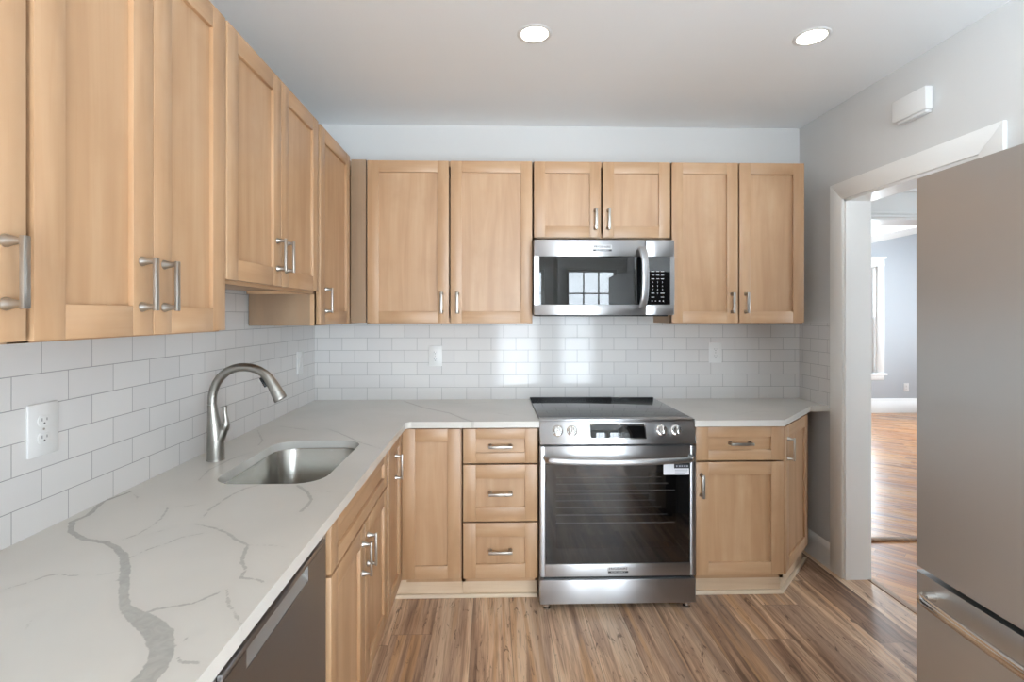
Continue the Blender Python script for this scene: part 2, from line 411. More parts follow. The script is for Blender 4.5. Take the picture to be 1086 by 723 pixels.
# windows: casing, stool, two sashes with muntins, panes
def window(n, loc, rz, w, h, wall=.12, cols=3, rows=3, head=.11):
    r = bpy.data.objects.new('window_%d' % n, None); COL.objects.link(r); r['kind'] = 'structure'
    r.location = loc; r.rotation_euler = (0, 0, rz)
    m = MB(); c = .105
    m.box(-w/2-c, -w/2, -.018, 0, -.01, h, .002); m.box(w/2, w/2+c, -.018, 0, -.01, h, .002)
    m.box(-w/2-c, w/2+c, -.02, 0, h, h+head, .002); m.box(-w/2-c-.02, w/2+c+.02, -.04, 0, h+head, h+head+.03, .006)
    m.box(-w/2-c, w/2+c, -.016, 0, -.1, -.03, .003)
    m.build('window_casing', TRIMP, r)
    m = MB(); m.box(-w/2-c-.02, w/2+c+.02, -.055, wall-.03, -.03, 0, .006); m.build('window_sill', TRIMP, r)
    m = MB()
    for a in (-1, 1): m.box(min(a*w/2, a*(w/2-.02)), max(a*w/2, a*(w/2-.02)), 0, wall, 0, h)
    m.box(-w/2, w/2, 0, wall, h-.02, h); m.build('window_frame', TRIMP, r)
    for k, (z0, z1, y) in enumerate(((0, h/2+.02, .045), (h/2-.02, h-.02, .075))):
        m = MB(); f = .042; x1 = w/2-.02
        m.box(-x1, -x1+f, y, y+.03, z0, z1, .003); m.box(x1-f, x1, y, y+.03, z0, z1, .003)
        m.box(-x1+f, x1-f, y, y+.03, z0, z0+f+.01, .003); m.box(-x1+f, x1-f, y, y+.03, z1-f, z1, .003)
        for i in range(1, cols): xx = -x1+f+(2*x1-2*f)*i/cols; m.box(xx-.009, xx+.009, y+.003, y+.027, z0+f, z1-f)
        for i in range(1, rows): zz = z0+f+(z1-z0-2*f)*i/rows; m.box(-x1+f, x1-f, y+.003, y+.027, zz-.009, zz+.009)
        s = m.build('window_sash', TRIMP, r)
        g = MB(); g.box(-x1+f, x1-f, y+.013, y+.016, z0+f, z1-f); g.build('window_pane', PANE, s)
    ld = bpy.data.lights.new('window_portal', 'AREA'); ld.shape = 'RECTANGLE'; ld.size = w; ld.size_y = h; ld.cycles.is_portal = True
    lo = bpy.data.objects.new('window_portal', ld); COL.objects.link(lo)
    c_, s_ = math.cos(rz), math.sin(rz)
    lo.location = (loc[0]-s_*(wall+.02), loc[1]+c_*(wall+.02), loc[2]+h/2)
    lo.rotation_euler = (-PI/2, 0, rz)
    return r
window(1, ((FWX[0]+FWX[1])/2, 7.2, FWZ[0]), 0, FWX[1]-FWX[0], FWZ[1]-FWZ[0], cols=1, rows=1)
window(2, ((WA[0]+WA[1])/2, YR, WZ0), PI, WA[1]-WA[0], WZ1-WZ0)
window(3, ((WBX[0]+WBX[1])/2, YR, WZ0), PI, WBX[1]-WBX[0], WZ1-WZ0)
window(4, (4.6, 1.15, .7), -PI/2, .9, 1.4, .1)  # unseen window, added to let daylight into the hall
window(5, (7.7, 5.2, .5), -PI/2, 2.0, 1.7, .1)  # unseen side window, added to brighten the far room
window(7, (XL, -.875, .1), PI/2, 1.35, 2.05)  # invented opening behind the camera, gives the kitchen extra daylight


# ============================================================ CABINETS
m = MB()     # bar pull, upright, its posts flared at the door
m.box(-.0066, .0066, -.034, -.026, -.0575, .0575, .0018)
for z in (-.0495, .0495):
    m.lathe([(.0108, 0), (.0108, .0016), (.0098, .004), (.0078, .010), (.0062, .017), (.0056, .023), (.0056, .03)], 20, M=T(0, 0, z) @ RX(PI/2))
PULL = m.build('handle', NICKEL)
PULL_ME = PULL.data; bpy.data.objects.remove(PULL)
def pull(parent, x, z, level=False):
    o = bpy.data.objects.new('handle', PULL_ME); COL.objects.link(o); o.parent = parent
    o.location = (x, 0, z); o.rotation_euler = (0, PI/2 if level else 0, 0); return o
def front(name, root, x0, x1, z0, z1, y=0, rail=.062, stile=.062, trail=None):
    """shaker front: two stiles, two rails, recessed panel"""
    w, h = x1-x0, z1-z0; t = trail or rail; b = .0008
    m = MB()
    m.box(0, stile, 0, .019, 0, h, b); m.box(w-stile, w, 0, .019, 0, h, b)
    m.box(stile, w-stile, .0001, .019, 0, rail, b, 1); m.box(stile, w-stile, .0001, .019, h-t, h, b, 1)
    m.box(stile-.004, w-stile+.004, .0105, .0165, rail-.004, h-t+.004, 0, 1 if w > h*1.4 else 0)
    return m.build(name, WOODP, root, (x0, y, z0))
def carcass(root, w, d, z0, z1, top=True, x0=0, y0=.0205, frame=.03, veneer=None):
    """side panels, floor, back, top and face frame of one cabinet"""
    m = MB(); t = .018; x1 = x0+w
    m.box(x0, x0+t, y0, d, z0, z1); m.box(x1-t, x1, y0, d, z0, z1)
    m.box(x0+t, x1-t, y0+.02, d, z0+.012, z0+.012+t); m.box(x0+t, x1-t, d-.008, d, z0+.012, z1)
    if top: m.box(x0+t, x1-t, y0+.02, d, z1-t, z1)
    m.box(x0-.0002, x0+frame, y0, y0+.019, z0-.0002, z1, 0, 2); m.box(x1-frame, x1+.0002, y0, y0+.019, z0-.0002, z1, 0, 2)
    m.box(x0+frame, x1-frame, y0, y0+.019, z0, z0+frame, 0, 1); m.box(x0+frame, x1-frame, y0, y0+.019, z1-frame, z1, 0, 1)
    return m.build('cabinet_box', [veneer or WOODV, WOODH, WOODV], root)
ZB, ZT, ZS = 1.386, 2.278, 1.532
def upper(label, loc, rz, w, z0, doors, depth=.305, veneer=None):
    r = thing('upper_cabinet', label, 'cabinet', (loc[0], loc[1], z0), rz, 'maple upper cabinets')
    carcass(r, w, depth, -.004 if z0 < 1.5 or z0 > 1.7 else -.012, ZT-z0, veneer=veneer)
    for x0, x1, hx in doors:
        d = front('door', r, x0, x1, 0, ZT-z0-.003)
        if hx is not None: pull(d, hx-x0, .11 if z0 < 1.8 else .10)
    return r
# left wall, near to far (local x runs away from the camera)
upper('maple upper cabinet at the left edge of the photo, nearest the camera, one handle showing', (UX, .385), PI/2, .459, ZB, [(.006, .453, .418)])
upper('wide two-door maple upper cabinet on left wall, nearer than the short cabinet over the sink', (UX, .846), PI/2, .608, ZB, [(.006, .2985, .263), (.3015, .603, .337)])
c3 = upper('shorter two-door maple upper cabinet on left wall over the sink and faucet', (UX, 1.456), PI/2, .764, ZS, [(.004, .3725, .338), (.3755, .757, .410)])
m = MB(); m.box(.018, .746, .028, .046, -.012, .03, .001, 1); m.build('light_rail', WOODP, c3)
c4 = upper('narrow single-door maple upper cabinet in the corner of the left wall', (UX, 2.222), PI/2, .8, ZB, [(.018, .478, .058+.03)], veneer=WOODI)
m = MB(); m.box(.46, .5568, .021, .04, 0, ZT-ZB); m.build('face_frame', WOODV, c4)
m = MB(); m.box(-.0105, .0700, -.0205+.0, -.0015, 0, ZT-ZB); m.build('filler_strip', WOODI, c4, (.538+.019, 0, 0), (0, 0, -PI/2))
# back wall
upper('tall two-door maple upper cabinet left of the microwave', (-.690, UY), 0, .912, ZB, [(.006, .451, .412), (.460, .909, .498)])
upper('short two-door maple upper cabinet right above the microwave', (.226, UY), 0, .764, 1.857, [(.004, .374, .344), (.385, .760, .416)])
upper('tall two-door maple upper cabinet right of the microwave beside the doorway wall', (.992, UY), 0, .754, ZB, [(.004, .375, .341), (.385, .750, .420)])

# base cabinets
def toe(r, x0, x1, y, h=.118):
    m = MB(); m.box(x0, x1, y, y+.012, 0, h); return m.build('toe_kick', WOODK, r)
GB = None
# drawers left of the range
r = thing('drawer_cabinet', 'maple base cabinet of three stacked drawers left of the range', 'cabinet', (-.150, BY, 0))
carcass(r, .378, .6, .118, .88)
for z0, z1, rl in ((.7045, .873, .05), (.4205, .6965, .068), (.143, .4125, .068)):
    d = front('drawer', r, .007, .372, z0, z1, rail=rl); pull(d, .1825, (z1-z0)/2, True)
toe(r, 0, .378, .097)
# blind corner, its two leaves meeting in the angle
r = thing('corner_cabinet', 'maple corner base cabinet with two door leaves meeting at the inside corner under the worktop', 'cabinet', (-.441, BY, 0))
m = MB()
m.box(.0205, .29, .0205, .04, .118, .88); m.box(-.04, -.0205, -.325, .0205, .118, .88)
m.box(-.635, .29, .601, .611, .118, .88); m.box(-.63, .272, .04, .6, .118, .136); m.box(-.63, -.04, -.325, .04, .118, .136)
m.box(.272, .29, .04, .6, .118, .88); m.box(-.63, -.04, -.325, -.307, .118, .88)
m.build('cabinet_box', WOODP, r)
front('door', r, .0015, .284, .143, .873)
d = front('door', r, 0, .3085, .143, .873); d.location = (0, -.309, .143); d.rotation_euler = (0, 0, PI/2); pull(d, .15, .595)
m = MB(); m.box(-.075, .29, .097, .109, 0, .118); m.box(-.091, -.079, -.325, .109, 0, .118); m.build('toe_kick', WOODK, r)
# sink base
r = thing('sink_cabinet', 'maple sink base cabinet with plain false drawer front and two doors under the sink', 'cabinet', (BX, 1.379, 0), PI/2)
carcass(r, .743, .6, .118, .88, top=False)
front('drawer_front', r, .004, .740, .717, .868, rail=.045)
d = front('door', r, .004, .3695, .143, .709); pull(d, .331, .458)
d = front('door', r, .3725, .740, .143, .709); pull(d, .034, .458)
toe(r, 0, .743, .079)
# end of the run, nearest the camera
r = thing('base_cabinet', 'maple base cabinet at the near end of the run, before the dishwasher', 'cabinet', (BX, .1, 0), PI/2)
carcass(r, .682, .6, .118, .88)
front('door', r, .004, .338, .143, .868); front('door', r, .342, .678, .143, .868); toe(r, 0, .682, .079)
# right of the range
r = thing('base_cabinet', 'maple base cabinet right of the range with one drawer over one door', 'cabinet', (.994, BY, 0))
carcass(r, .456, .6, .118, .88)
d = front('drawer', r, .012, .450, .710, .876, rail=.05); pull(d, .219, .086, True)
d = front('door', r, .012, .450, .143, .702); pull(d, .026, .446)
toe(r, 0, .486, .097)
# angled end
r = thing('angled_cabinet', 'narrow maple base cabinet set at an angle beside the grey doorway wall', 'cabinet', (1.452, BY, 0), PI/4)
iv = Matrix.Rotation(-PI/4, 4, 'Z')
def loc2(x, y): v = iv @ Vector((x-1.452, y-BY, 0)); return (v.x, v.y)
m = MB()
m.prism([loc2(*p) for p in ((1.452, 2.4805), (1.772, 2.8005), (1.772, 3.066), (1.452, 3.066))], .118, .88)
m.build('cabinet_box', WOODP, r)
d = front('door', r, .006, .448, .143, .873); pull(d, .04, .615)
m = MB(); m.prism([loc2(*p) for p in ((1.482, 2.5485), (1.79, 2.8565), (1.79, 3.066), (1.482, 3.066))], 0, .1179)
m.build('toe_kick', WOODK, r)
# base shoe along the toe boards
SHOE = plain('pale_shoe_moulding', (226, 208, 184), .4)
m = MB(); m.box(-.52, .228, 2.533, 2.548, 0, .02, .004); struct(m.build('trim_3', SHOE))
q = lambda o: [(.990, 2.548-o), (1.482+o*.414, 2.548-o), (1.83+o*.414, 2.896-o)]
a = q(0); b = q(.015)
m = MB(); m.prism([b[0], b[1], b[2], (1.815, 2.881), a[1], a[0]], 0, .02, bev=.003); struct(m.build('trim_4', SHOE))
VEINS = [
  (1, [(-1.055, 1.488, 0.005), (-1.075, 1.414, 0.006), (-1.04, 1.316, 0.006), (-1.046, 1.273, 0.007), (-0.999, 1.215, 0.006), (-0.937, 1.176, 0.006), (-0.872, 1.156, 0.006), (-0.831, 1.129, 0.007), (-0.787, 1.092, 0.008), (-0.745, 1.037, 0.009), (-0.704, 0.977, 0.008), (-0.664, 0.92, 0.008)]),
  (1, [(-0.662, 0.919, 0.008), (-0.647, 0.899, 0.009), (-0.605, 0.871, 0.014), (-0.57, 0.849, 0.018), (-0.535, 0.821, 0.019), (-0.513, 0.791, 0.017), (-0.497, 0.763, 0.017), (-0.491, 0.74, 0.018), (-0.491, 0.714, 0.017)]),
  (0.6, [(-1.055, 1.488, 0.0012), (-1.003, 1.443, 0.002), (-0.985, 1.414, 0.0008)]),
  (0.8, [(-0.854, 1.16, 0.0013), (-0.835, 1.192, 0.0022), (-0.83, 1.238, 0.0022), (-0.838, 1.291, 0.0022), (-0.862, 1.353, 0.0022), (-0.882, 1.377, 0.0009)]),
  (0.5, [(-0.869, 1.37, 0.0009), (-0.821, 1.374, 0.0015), (-0.796, 1.389, 0.0006)]),
  (0.8, [(-0.769, 1.084, 0.0013), (-0.757, 1.12, 0.0022), (-0.735, 1.149, 0.0022), (-0.72, 1.18, 0.0022), (-0.682, 1.202, 0.0009)]),
  (0.5, [(-0.813, 1.191, 0.0008), (-0.791, 1.215, 0.0013), (-0.773, 1.242, 0.0005)]),
  (0.8, [(-0.731, 1.254, 0.0021), (-0.676, 1.231, 0.0035), (-0.628, 1.203, 0.0035), (-0.592, 1.169, 0.0035), (-0.548, 1.137, 0.0035), (-0.537, 1.099, 0.0035), (-0.522, 1.058, 0.0035), (-0.501, 1.031, 0.0035), (-0.492, 0.995, 0.0035), (-0.458, 0.988, 0.0035), (-0.438, 0.976, 0.0014)]),
  (0.6, [(-0.548, 1.137, 0.0011), (-0.499, 1.135, 0.0018), (-0.464, 1.127, 0.0007)]),
  (0.7, [(-0.737, 1.298, 0.0021), (-0.749, 1.35, 0.0035), (-0.749, 1.394, 0.0035), (-0.746, 1.455, 0.0035), (-0.735, 1.506, 0.0035), (-0.705, 1.541, 0.0014)]),
  (0.75, [(-0.588, 1.529, 0.005), (-0.54, 1.475, 0.005), (-0.504, 1.412, 0.005), (-0.5, 1.366, 0.005), (-0.502, 1.327, 0.005)]),
  (0.5, [(-0.545, 1.488, 0.0015), (-0.467, 1.473, 0.0015)]),
  (0.9, [(-0.601, 0.88, 0.0017), (-0.591, 0.891, 0.0028), (-0.555, 0.903, 0.0028), (-0.534, 0.91, 0.0028), (-0.516, 0.932, 0.0028), (-0.507, 0.945, 0.0011)]),
  (0.8, [(-0.919, 0.959, 0.0013), (-0.909, 0.973, 0.0022), (-0.891, 0.991, 0.0022), (-0.882, 1.011, 0.0022), (-0.864, 1.02, 0.0022), (-0.837, 1.012, 0.0022), (-0.805, 1.013, 0.0009)]),
  (0.5, [(-0.783, 1.012, 0.0013), (-0.751, 1.027, 0.0013)]),
  (0.6, [(-0.736, 0.987, 0.002), (-0.719, 0.995, 0.002)]),
  (0.8, [(-0.496, 0.784, 0.0012), (-0.49, 0.797, 0.002), (-0.486, 0.815, 0.002), (-0.477, 0.828, 0.0008)]),
  (0.8, [(-0.472, 0.766, 0.0015), (-0.465, 0.757, 0.0025), (-0.439, 0.754, 0.0025), (-0.426, 0.745, 0.001)]),
  (0.7, [(-0.5, 0.955, 0.0018), (-0.467, 0.901, 0.003), (-0.44, 0.872, 0.003), (-0.418, 0.845, 0.0012)]),
  (0.6, [(-0.759, 2.299, 0.0024), (-0.674, 2.215, 0.004), (-0.526, 2.031, 0.004), (-0.43, 1.945, 0.0016)]),
  (0.5, [(-0.982, 2.345, 0.003), (-0.824, 2.267, 0.003)]),
  (0.5, [(-1.05, 2.269, 0.0024), (-0.942, 2.081, 0.004), (-0.925, 2.006, 0.0016)]),
  (0.5, [(-0.915, 1.587, 0.0024), (-0.942, 1.692, 0.004), (-0.935, 1.812, 0.004), (-0.906, 1.904, 0.0016)]),
  (0.6, [(-0.524, 3.006, 0.006), (-0.379, 2.793, 0.006), (-0.222, 2.636, 0.006), (-0.146, 2.496, 0.006), (-0.094, 2.42, 0.006)]),
  (0.4, [(-0.314, 2.981, 0.0018), (-0.171, 2.915, 0.003), (-0.012, 2.974, 0.0012)]),
  (0.4, [(0.029, 2.63, 0.003), (0.105, 2.555, 0.003)]),
  (0.4, [(1.563, 2.841, 0.0018), (1.649, 2.809, 0.003), (1.692, 2.722, 0.0012)]),
  (0.4, [(1.251, 2.55, 0.0012), (1.4, 2.648, 0.002), (1.517, 2.619, 0.0008)]),
  (0.4, [(-0.763, 0.839, 0.0007), (-0.779, 0.867, 0.0012), (-0.78, 0.886, 0.0005)]),
  (0.4, [(-0.855, 0.907, 0.0012), (-0.837, 0.921, 0.0012)]),
]

# ============================================================ WORKTOPS
def vein_fields(P):
    """signed distance from each point to the nearest vein edge, and that vein's strength"""
    best = np.full(len(P), 9.0); st = np.zeros(len(P))
    for k, pts in VEINS:
        A = np.array(pts)
        for a, b in zip(A, A[1:]):
            d = b[:2]-a[:2]; L = max(d @ d, 1e-12)
            t = np.clip(((P-a[:2]) @ d)/L, 0, 1)
            r = np.hypot(*(P-(a[:2]+t[:, None]*d)).T) - (a[2]+t*(b[2]-a[2]))
            w = r < best; best[w] = r[w]; st[w] = k
    return best, st
def worktop(name, patches, label, th=.03):
    """patches: grids of (x, y); joined, given a thickness and the slab's vein map"""
    idx = {}; V = []; F = []
    def vid(p):
        k = (round(p[0]*2e4), round(p[1]*2e4))
        if k not in idx: idx[k] = len(V); V.append((p[0], p[1]))
        return idx[k]
    for G in patches:
        I = [[vid(p) for p in row] for row in G]
        for a, b in zip(I, I[1:]):
            for k in range(len(a)-1):
                q = []
                for v in (a[k], a[k+1], b[k+1], b[k]):
                    if v not in q: q.append(v)
                if len(q) > 2: F.append(q)
    A = np.array(V); n = len(V); F2 = []; E = {}
    for f in F:
        s = 0
        for i in range(len(f)): p, q = A[f[i]], A[f[(i+1) % len(f)]]; s += p[0]*q[1]-q[0]*p[1]
        f = f if s > 0 else f[::-1]; F2.append(f)
        for i in range(len(f)): e = (f[i], f[(i+1) % len(f)]); E[e] = 1
    side = [(b, a, a+n, b+n) for a, b in E if (b, a) not in E]
    verts = [(x, y, CT) for x, y in V] + [(x, y, CT-th) for x, y in V]
    me = bpy.data.meshes.new(name)
    me.from_pydata(verts, [], [tuple(f) for f in F2] + [tuple(v+n for v in f[::-1]) for f in F2] + side)
    d, s = vein_fields(A)
    for nm, arr in (('vein_distance', d), ('vein_strength', s)):
        at = me.attributes.new(nm, 'FLOAT', 'POINT'); at.data.foreach_set('value', np.concatenate([arr, arr]).astype(np.float32))
    me.materials.append(QUARTZ); me.update()
    o = bpy.data.objects.new(name, me); COL.objects.link(o)
    return tag(o, label, 'worktop')
def steps(*seg):
    out = [seg[0]]
    for a, b, h in zip(seg[0::2], seg[2::2], seg[1::2]):
        k = max(1, round((b-a)/h)); out += [a+(b-a)*i/k for i in range(1, k+1)]
    return out
XW, XF, YF = XL+.004, -.416, 2.422
SX, SY, SRAD = (-.870, -.527), (1.545, 2.075), .088
PXR, PYR = (-.952, -.452), (1.47, 2.15)
xs0 = steps(XW, .004, PXR[0], .005, PXR[1], .004, XF); ys_ = steps(.1, .02, .6, .004, PYR[0], .005, PYR[1], .005, YF, .006, YB-.004)
grid = lambda xs, ys: [[(x, y) for x in xs] for y in ys]
pat = [grid(xs0, [y for y in ys_ if y <= PYR[0]+1e-9]), grid(xs0, [y for y in ys_ if y >= PYR[1]-1e-9]),
       grid([x for x in xs0 if x <= PXR[0]+1e-9], [y for y in ys_ if PYR[0]-1e-9 <= y <= PYR[1]+1e-9]),
       grid([x for x in xs0 if x >= PXR[1]-1e-9], [y for y in ys_ if PYR[0]-1e-9 <= y <= PYR[1]+1e-9]),
       grid(steps(XF, .006, .228), [y for y in ys_ if y >= YF-1e-9])]
def rr_hit(dx, dy, X, Y, r):
    """where a ray from the middle of a rounded rectangle leaves it"""
    hx, hy = (X[1]-X[0])/2, (Y[1]-Y[0])/2; cx, cy = sum(X)/2, sum(Y)/2
    lo, hi = 0.0, 2.0
    for _ in range(44):
        t = (lo+hi)/2; x, y = abs(dx*t), abs(dy*t)
        qx, qy = x-(hx-r), y-(hy-r)
        ins = (x <= hx and y <= hy) if (qx < 0 or qy < 0) else qx*qx+qy*qy <= r*r
        lo, hi = (t, hi) if ins else (lo, t)
    return cx+dx*lo, cy+dy*lo
xp = [x for x in xs0 if PXR[0]-1e-9 <= x <= PXR[1]+1e-9]; yp = [y for y in ys_ if PYR[0]-1e-9 <= y <= PYR[1]+1e-9]
ringo = [(x, yp[0]) for x in xp] + [(xp[-1], y) for y in yp[1:]] + [(x, yp[-1]) for x in xp[-2::-1]] + [(xp[0], y) for y in yp[-2::-1]]
scx, scy = sum(SX)/2, sum(SY)/2
hole = [rr_hit((x-scx), (y-scy), SX, SY, SRAD) for x, y in ringo]
pat.append([[(o[0]+(h[0]-o[0])*i/20, o[1]+(h[1]-o[1])*i/20) for o, h in zip(ringo, hole)] for i in range(21)])
fr = .03     # eased inside corner
pat.append([[(XF, YF)]*9, [(XF+fr-fr*math.cos(a), YF-fr+fr*math.sin(a)) for a in [PI/2*i/8 for i in range(9)]]])
worktop('quartz_worktop', pat, 'L-shaped white quartz worktop with grey veins, holding the sink')
ys = steps(2.422, .006, 2.785, .006, YB-.004); x0, x1 = .988, 1.43
rows1 = [[(x0+(x1+(y-2.422)-x0)*i/80, y) for i in range(81)] for y in ys if y <= 2.785+1e-9]
rows2 = [[(x0+(x1+.363-x0)*i/80, y) for i in range(81)] + [(x1+.363+(XR-.004-x1-.363)*i/20, y) for i in range(1, 21)] for y in ys if y >= 2.785-1e-9]
worktop('quartz_worktop', [rows1, rows2], 'small white quartz worktop with an angled corner right of the range')

# ============================================================ SINK AND FAUCET
sk = thing('kitchen_sink', 'stainless steel undermount sink set in the left worktop', 'sink', (scx, scy, CT-.03))
def rrect(hx, hy, r, z, n=10):
    out = []
    for cx, cy, a0 in ((hx-r, hy-r, 0), (-hx+r, hy-r, PI/2), (-hx+r, -hy+r, PI), (hx-r, -hy+r, 1.5*PI)):
        out += [(cx+r*math.cos(a0+PI/2*i/n), cy+r*math.sin(a0+PI/2*i/n), z) for i in range(n+1)]
    return out
hx, hy = (SX[1]-SX[0])/2, (SY[1]-SY[0])/2
m = MB()
m.loft([rrect(hx+.028, hy+.028, .11, -.0022), rrect(hx+.028, hy+.028, .11, -.0006), rrect(hx+.003, hy+.003, .09, -.0006), rrect(hx+.001, hy+.001, .088, -.004),
        rrect(hx-.004, hy-.004, .084, -.17), rrect(hx-.012, hy-.012, .078, -.192), rrect(hx-.035, hy-.035, .06, -.203), rrect(.05, .06, .04, -.208),
        rrect(.045, .055, .035, -.2105), rrect(hx-.02, hy-.02, .07, -.206), rrect(hx+.0, hy+.0, .086, -.17), rrect(hx+.004, hy+.004, .092, -.0022)], cap=(False, False))
m.build('sink_basin', SINKM, sk)
m = MB(); m.lathe([(0, .0005), (.03, .0005), (.038, .003), (.043, .003), (.045, 0)], 28, M=T(0, 0, -.2085)); m.build('drain', CHROME, sk)

fc = thing('faucet', 'brushed nickel gooseneck faucet on the worktop behind the sink', 'faucet', (-.984, 1.81, CT))
m = MB()     # body: round foot that narrows upward while one side swells towards the lever
P = [(0, 0, .0285), (.0, .02, .0283), (-.0005, .06, .0276), (-.002, .085, .0262), (-.004, .11, .024), (-.007, .14, .0205), (-.0105, .17, .0172), (-.0128, .197, .0152)]
m.tube([(x, 0, z) for x, z, _ in P], [r_ for _, _, r_ in P], 28)
m.tube([(.002, 0, .055), (.013, 0, .078), (.022, 0, .097), (.028, 0, .112)], [.021, .0195, .0165, .0140], 20)
m.build('faucet_body', BRUSH, fc)
m = MB(); m.lathe([(.0302, 0), (.0302, .003), (.029, .0045)], 32); m.build('base_ring', BRUSH, fc)
pk = [(115, 270), (116, 245), (119, 218), (129, 184), (152, 145), (188, 114), (234, 96), (284, 94), (332, 106), (370, 131), (398, 168), (420, 206), (441, 246)]
pk = [Vector(((x-115)/1356-.0129, 0, (270-y)/1356+.1985)) for x, y in pk]
def smooth_path(P, n=5):
    out = []
    for i in range(len(P)-1):
        a, b_, c_, d_ = P[max(i-1, 0)], P[i], P[i+1], P[min(i+2, len(P)-1)]
        for k in range(n):
            t = k/n; out.append(.5*((2*b_)+(c_-a)*t+(2*a-5*b_+4*c_-d_)*t*t+(3*b_-a-3*c_+d_)*t**3))
    return out + [P[-1]]
full = smooth_path(pk); arc = full[:44]
m = MB(); m.tube(arc, [.0149]*len(arc), 24); m.build('spout', BRUSH, fc)
tip = full[43:]; e = Vector(tip[0]); dr = (Vector(tip[-1])-Vector(tip[0])).normalized()
m = MB(); m.tube(tip + [tip[-1]+dr*.004], [.0148+.0088*min(1, k/(len(tip)-1)) for k in range(len(tip))] + [.0222], 24); m.build('spray_head', BRUSH, fc)
bt = e+dr*.030; nrm = Vector((-dr.z, 0, dr.x)); nrm = nrm if nrm.x < 0 else -nrm
ang = math.atan2(dr.x, dr.z)
m = MB(); m.box(-.0045, .0045, -.006, .006, -.019, .019, .003); m.build('spray_button', BLACKP, fc, bt+nrm*.0178, (0, ang+.06, 0))
lv = [(.024, 0, .104), (.031, 0, .113), (.0355, 0, .125), (.036, 0, .140), (.0335, 0, .158), (.0315, 0, .176), (.0315, 0, .190)]
m = MB(); m.tube(lv, [.0128, .0152, .0140, .0098, .0074, .0074, .0082], 20); m.build('lever', BRUSH, fc)

# ============================================================ APPLIANCES
def badge(root, x, y, z, w, h, rz=0):
    b = MB(); b.box(-w/2, w/2, -.0016, 0, -h/2, h/2, .0003, 0)
    b.box(-w/2+.0008, w/2-.0008, -.0020, -.0012, -h/2+.0008, -h*.17, 0, 1)
    face = T(0, -.0018, 0) @ RX(PI/2)
    b.text('FRIGIDAIRE', h*.5, face @ T(0, h*.16, 0), 1, .0004, w*.88)
    b.text('GALLERY', h*.26, T(0, -.0021, 0) @ RX(PI/2) @ T(0, -h*.325, 0), 0, .0003, w*.7)
    return b.build('badge', [BADGEM, GREYM], root, (x, y, z))
# ---- range
rg = thing('range', 'stainless steel slide-in electric range with black glass cooktop and oven door', 'range', (.608, 2.41, 0))
HW = .3785
m = MB(); m.box(-.374, -.3152, .045, .64, .04, .9); m.box(.3152, .374, .045, .64, .04, .9); m.box(-.3152, .3152, .045, .64, .7402, .9); m.box(-.3152, .3152, .045, .64, .04, .2598); m.box(-.3152, .3152, .5002, .64, .2598, .7402); m.build('range_body', GREYM, rg)
m = MB()
m.box(-.379, .379, .028, .634, .916, .9215, .0012, 0); m.box(-.379, .379, .014, .03, .9155, .9225, .001, 1)
m.build('cooktop', [COOKG, STEELX], rg)
m = MB(); m.box(-.379, .12, .636, .655, .918, .927, .002); m.box(.12, .379, .638, .655, .918, .9245, .0015); m.build('rear_vent_trim', BLACKP, rg)
m = MB(); m.prism([(-.008, .806), (.028, .922), (.07, .922), (.07, .806)], -.379, .379, M=PXm, bev=.003)
cp = m.build('control_panel', STEELX, rg)
ax = math.atan2(.036, .116)                        # lean of the panel
def onp(u, zz): return (u, -.008+(zz-.806)*(.036/.116)-.0005, zz)
m = MB(); m.box(-.138, .138, -.0014, .001, -.0385, .0385, .0006, 1); m.box(-.132, .132, -.002, 0, -.0335, .0335, .0004, 0)
m.build('display', [BLACKG, CHROME], rg, onp(-.0, .866), (-ax, 0, 0))
kn = MB(); kn.lathe([(.0262, 0), (.0262, .003), (.0245, .0045), (.0195, .0055), (.0192, .026), (.0178, .0285), (0, .0288)], 32, M=RX(PI/2))
kn.box(-.0048, .0048, -.036, -.02, -.0185, .0185, .0016)
KN = None
for u in (-.292, -.222, .215, .286):
    if KN is None: KN = kn.build('knob', CHROME, rg, onp(u, .868), (-ax, 0, 0))
    else: inst(KN, rg, onp(u, .868), (-ax, 0, 0))
dz0, dz1 = .166, .795; gx, gz0, gz1 = .3525, .226, .713
dr_ = MB()
dr_.box(-HW, -gx, 0, .042, dz0, dz1, .0025); dr_.box(gx, HW, 0, .042, dz0, dz1, .0025)
dr_.box(-gx-.001, gx+.001, .0003, .042, gz1, dz1, .0025); dr_.box(-gx-.001, gx+.001, .0003, .042, dz0, gz0, .0025)
od = dr_.build('oven_door', STEELX, rg)
m = MB(); m.box(-gx, gx, .004, .008, gz0, gz1); m.build('oven_window', OVENG, od)
m = MB(); m.box(-.3, -gx, .0082, .0092, gz0, gz1); m.box(.3, gx, .0082, .0092, gz0, gz1); m.box(-.3, .3, .0082, .0092, .665, gz1); m.box(-.3, .3, .0082, .0092, gz0, .30); m.build('window_border', BLACKP, od)
m = MB(); hp = [(-.352, -.001, .741), (-.350, -.03, .741), (-.338, -.045, .7405)] + [(-.32+.64*i/10, -.047-.012*(1-((i-5)/5)**2), .7395-.006*(1-((i-5)/5)**2)) for i in range(11)] + [(.338, -.045, .7405), (.350, -.03, .741), (.352, -.001, .741)]
m.tube(hp, [.0145]*len(hp), 20, ref=(0, 0, 1), squash=.7); m.build('handle', STEELX, od)
badge(od, 0, 0, .198, .1, .033)
m = MB(); m.box(.222, .348, .0025, .0042, .654, .706, 0, 0); m.box(.274, .3485, .0022, .003, .685, .7065, 0, 1)
for i, w in enumerate((.008, .012, .010, .012, .011)): m.box(.284+.0125*i, .284+.0125*i+w*.75, .002, .0024, .6915, .6995, 0, 2)
for zz in (.677, .669, .661): m.box(.278, .278+.062-.012*(zz < .665), .0021, .0026, zz-.0012, zz+.0012, 0, 2)
